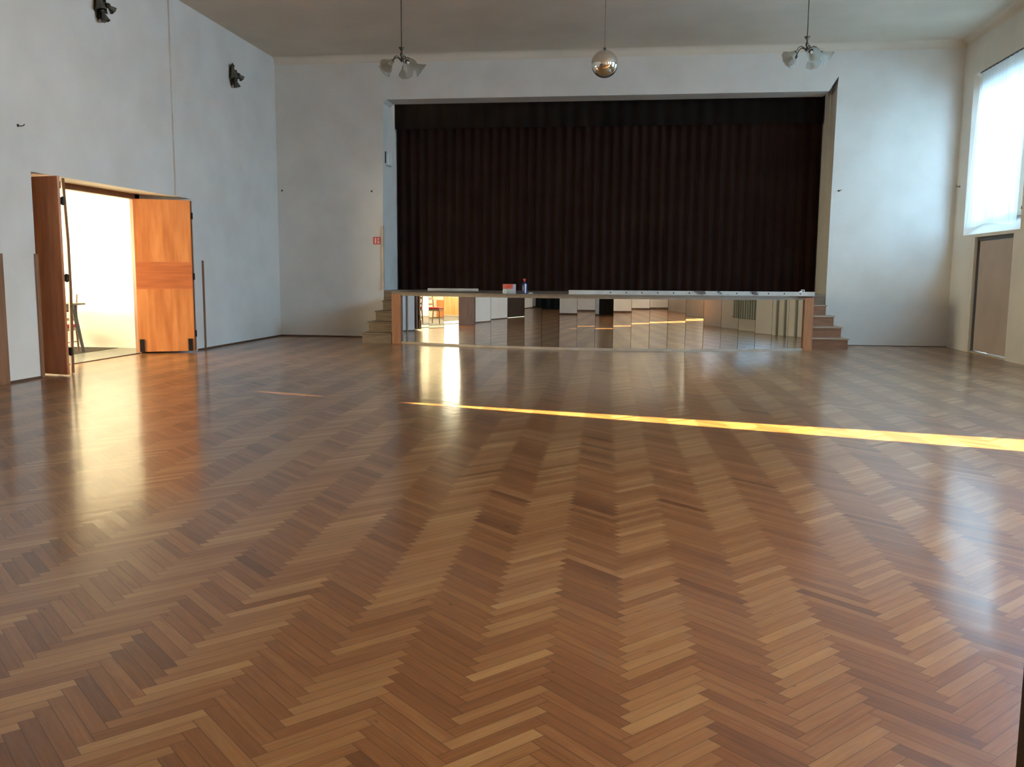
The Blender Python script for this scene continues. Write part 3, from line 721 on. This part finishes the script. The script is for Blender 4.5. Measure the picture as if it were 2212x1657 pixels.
for k, (a, b, c, d) in enumerate(WIN[1:]):
    sheer(a-.05, b+.05, c-.05, d, .05, ('white sheer curtain in the window above the radiator', 'white sheer curtain in the window above the side exit', 'white sheer curtain in the window nearest the back wall')[k], seed=k+5)
# radiator and pipes (seen in the mirrors)
rd = empty('radiator', (WR-.11, 12.35, 0), label='grey-green ribbed radiator on the right wall, seen mirrored in the stage front', cat='radiator')
for k in range(22):
    y = -1.0+2.0*k/21; obj('radiator_rib', box(B(), (-.05, y-.036, .32), (.05, y+.036, 1.22), bev=.012), MRADI, rd)
bm = B(); tube(bm, [(.02, -1.15, .36), (.02, 1.12, .36)], .016); tube(bm, [(.02, -1.15, 1.16), (.02, 1.12, 1.16)], .016); obj('manifold', bm, MRADI, rd)
for y in (14.95, 15.2, 15.9):
    bm = B(); tube(bm, [(WR-.05, y, 0), (WR-.05, y, HC)], .022)
    tag(obj('heating_pipe', bm, MRADI), {14.95: 'thin grey heating pipe nearest the radiator', 15.2: 'thin grey heating pipe second from the radiator', 15.9: 'thin grey heating pipe nearest the beige door'}[y], 'pipe', 'vertical heating pipes on the right wall')

# ------------------------------------------------------------------ side room furniture
tag(obj('carpet', box(B(), (-13.9, 9.6, 0), (-9.9, 16.2, .006)), MCARP), 'dark brown carpet behind the left doorway', 'carpet')
tb = empty('dining_table', (-10.85, 14.95, .009), label='dark wooden table with splayed legs behind the left doorway', cat='table')
obj('tabletop', box(B(), (-.95, -.55, .865), (.95, .25, .90), bev=.006), MTABLE, tb)
bm = B(); box(bm, (-.80, -.45, .78), (.82, -.42, .865)); box(bm, (-.80, .13, .78), (.82, .16, .865)); box(bm, (-.80, -.45, .78), (-.77, .16, .865)); box(bm, (.79, -.45, .78), (.82, .16, .865)); obj('apron', bm, MTABLE, tb)
for sx, sy in ((-1, -1), (-1, 1), (1, -1), (1, 1)):
    x = .76*sx if sx < 0 else .79; y = -.13+.27*sy
    bm = B(); tube(bm, [(x, y, .86), (x+.02*sx, y+.01*sy, .62), (x+.12*sx, y+.05*sy, .003)], [.05, .045, .03], 4); obj('leg', bm, MTABLE, tb)
def chair(loc, rz, lab):
    c = empty('dining_chair', loc, rz, label=lab, cat='chair', group='red-seated chairs beyond the left doorway')
    bm = box(B(), (-.21, -.20, .45), (.21, .22, .50), bev=.02); obj('seat', bm, MREDF, c, smooth=False, label='red upholstered seat')
    for sx in (-1, 1):
        bm = B(); tube(bm, [(.19*sx, -.20, .002), (.19*sx, -.19, .46)], [.016, .022], 6); obj('leg', bm, MCHAIR, c)
        bm = B(); tube(bm, [(.19*sx, .24, .003), (.19*sx, .20, .45), (.19*sx, .22, .74), (.185*sx, .29, 1.05)], [.017, .022, .02, .014], 6); obj('rear_leg', bm, MCHAIR, c)
    bm = B(); box(bm, (-.19, -.20, .39), (.19, -.175, .45)); box(bm, (-.19, .175, .39), (.19, .20, .45)); box(bm, (-.20, -.2, .39), (-.175, .2, .45)); box(bm, (.175, -.2, .39), (.20, .2, .45)); obj('seat_frame', bm, MCHAIR, c)
    bm = B(); box(bm, (-.18, .205, .72), (.18, .225, .79)); obj('back_rail', bm, MCHAIR, c)
    bm = B(); box(bm, (-.18, .195, .56), (.18, .215, .61)); obj('back_rail', bm, MCHAIR, c)
    bm = B(); tube(bm, [(-.18, -.19, .18), (-.18, .22, .18)], .01, 6); tube(bm, [(.18, -.19, .18), (.18, .22, .18)], .01, 6); obj('stretcher', bm, MCHAIR, c)
chair((-10.34, 15.10, .009), .15, 'red-seated wooden chair behind the dark table, nearest the doorway opening')
chair((-10.42, 14.12, .009), PI-.1, 'red-seated wooden chair on the near side of the dark table')
chair((-11.35, 14.10, .009), PI+.1, 'red-seated wooden chair on the near side of the table, farther from the doorway')
chair((-11.25, 15.60, .009), -.1, 'red-seated wooden chair behind the dark table, farther from the doorway')
chair((-10.6, 12.3, .009), 1.2, 'red-seated wooden chair standing apart from the table')
# wooden wainscot at the near end of the side room
o = obj('trim_6', box(B(), (-14.15, 9.1, 0), (-8.95, 9.13, .62)), MLEAF); o['kind'] = 'structure'

# ------------------------------------------------------------------ outside
o = obj('ground', box(B(), (7.1, -30, -.2), (60, 50, -.02)), MGRND); o['kind'] = 'structure'
bm = B(); box(bm, (12.0, -12, -.02), (12.5, 5.2, 9.5)); box(bm, (12.0, 6.95, -.02), (12.5, 34, 9.5)); box(bm, (12.0, 5.2, 4.45), (12.5, 6.95, 9.5))
tag(obj('sun_blocker_building', bm, MEXT), 'added building with a gateway, there to block sun from the windows', 'building')  # unseen blocker, its gateway lets sun reach only the side exit
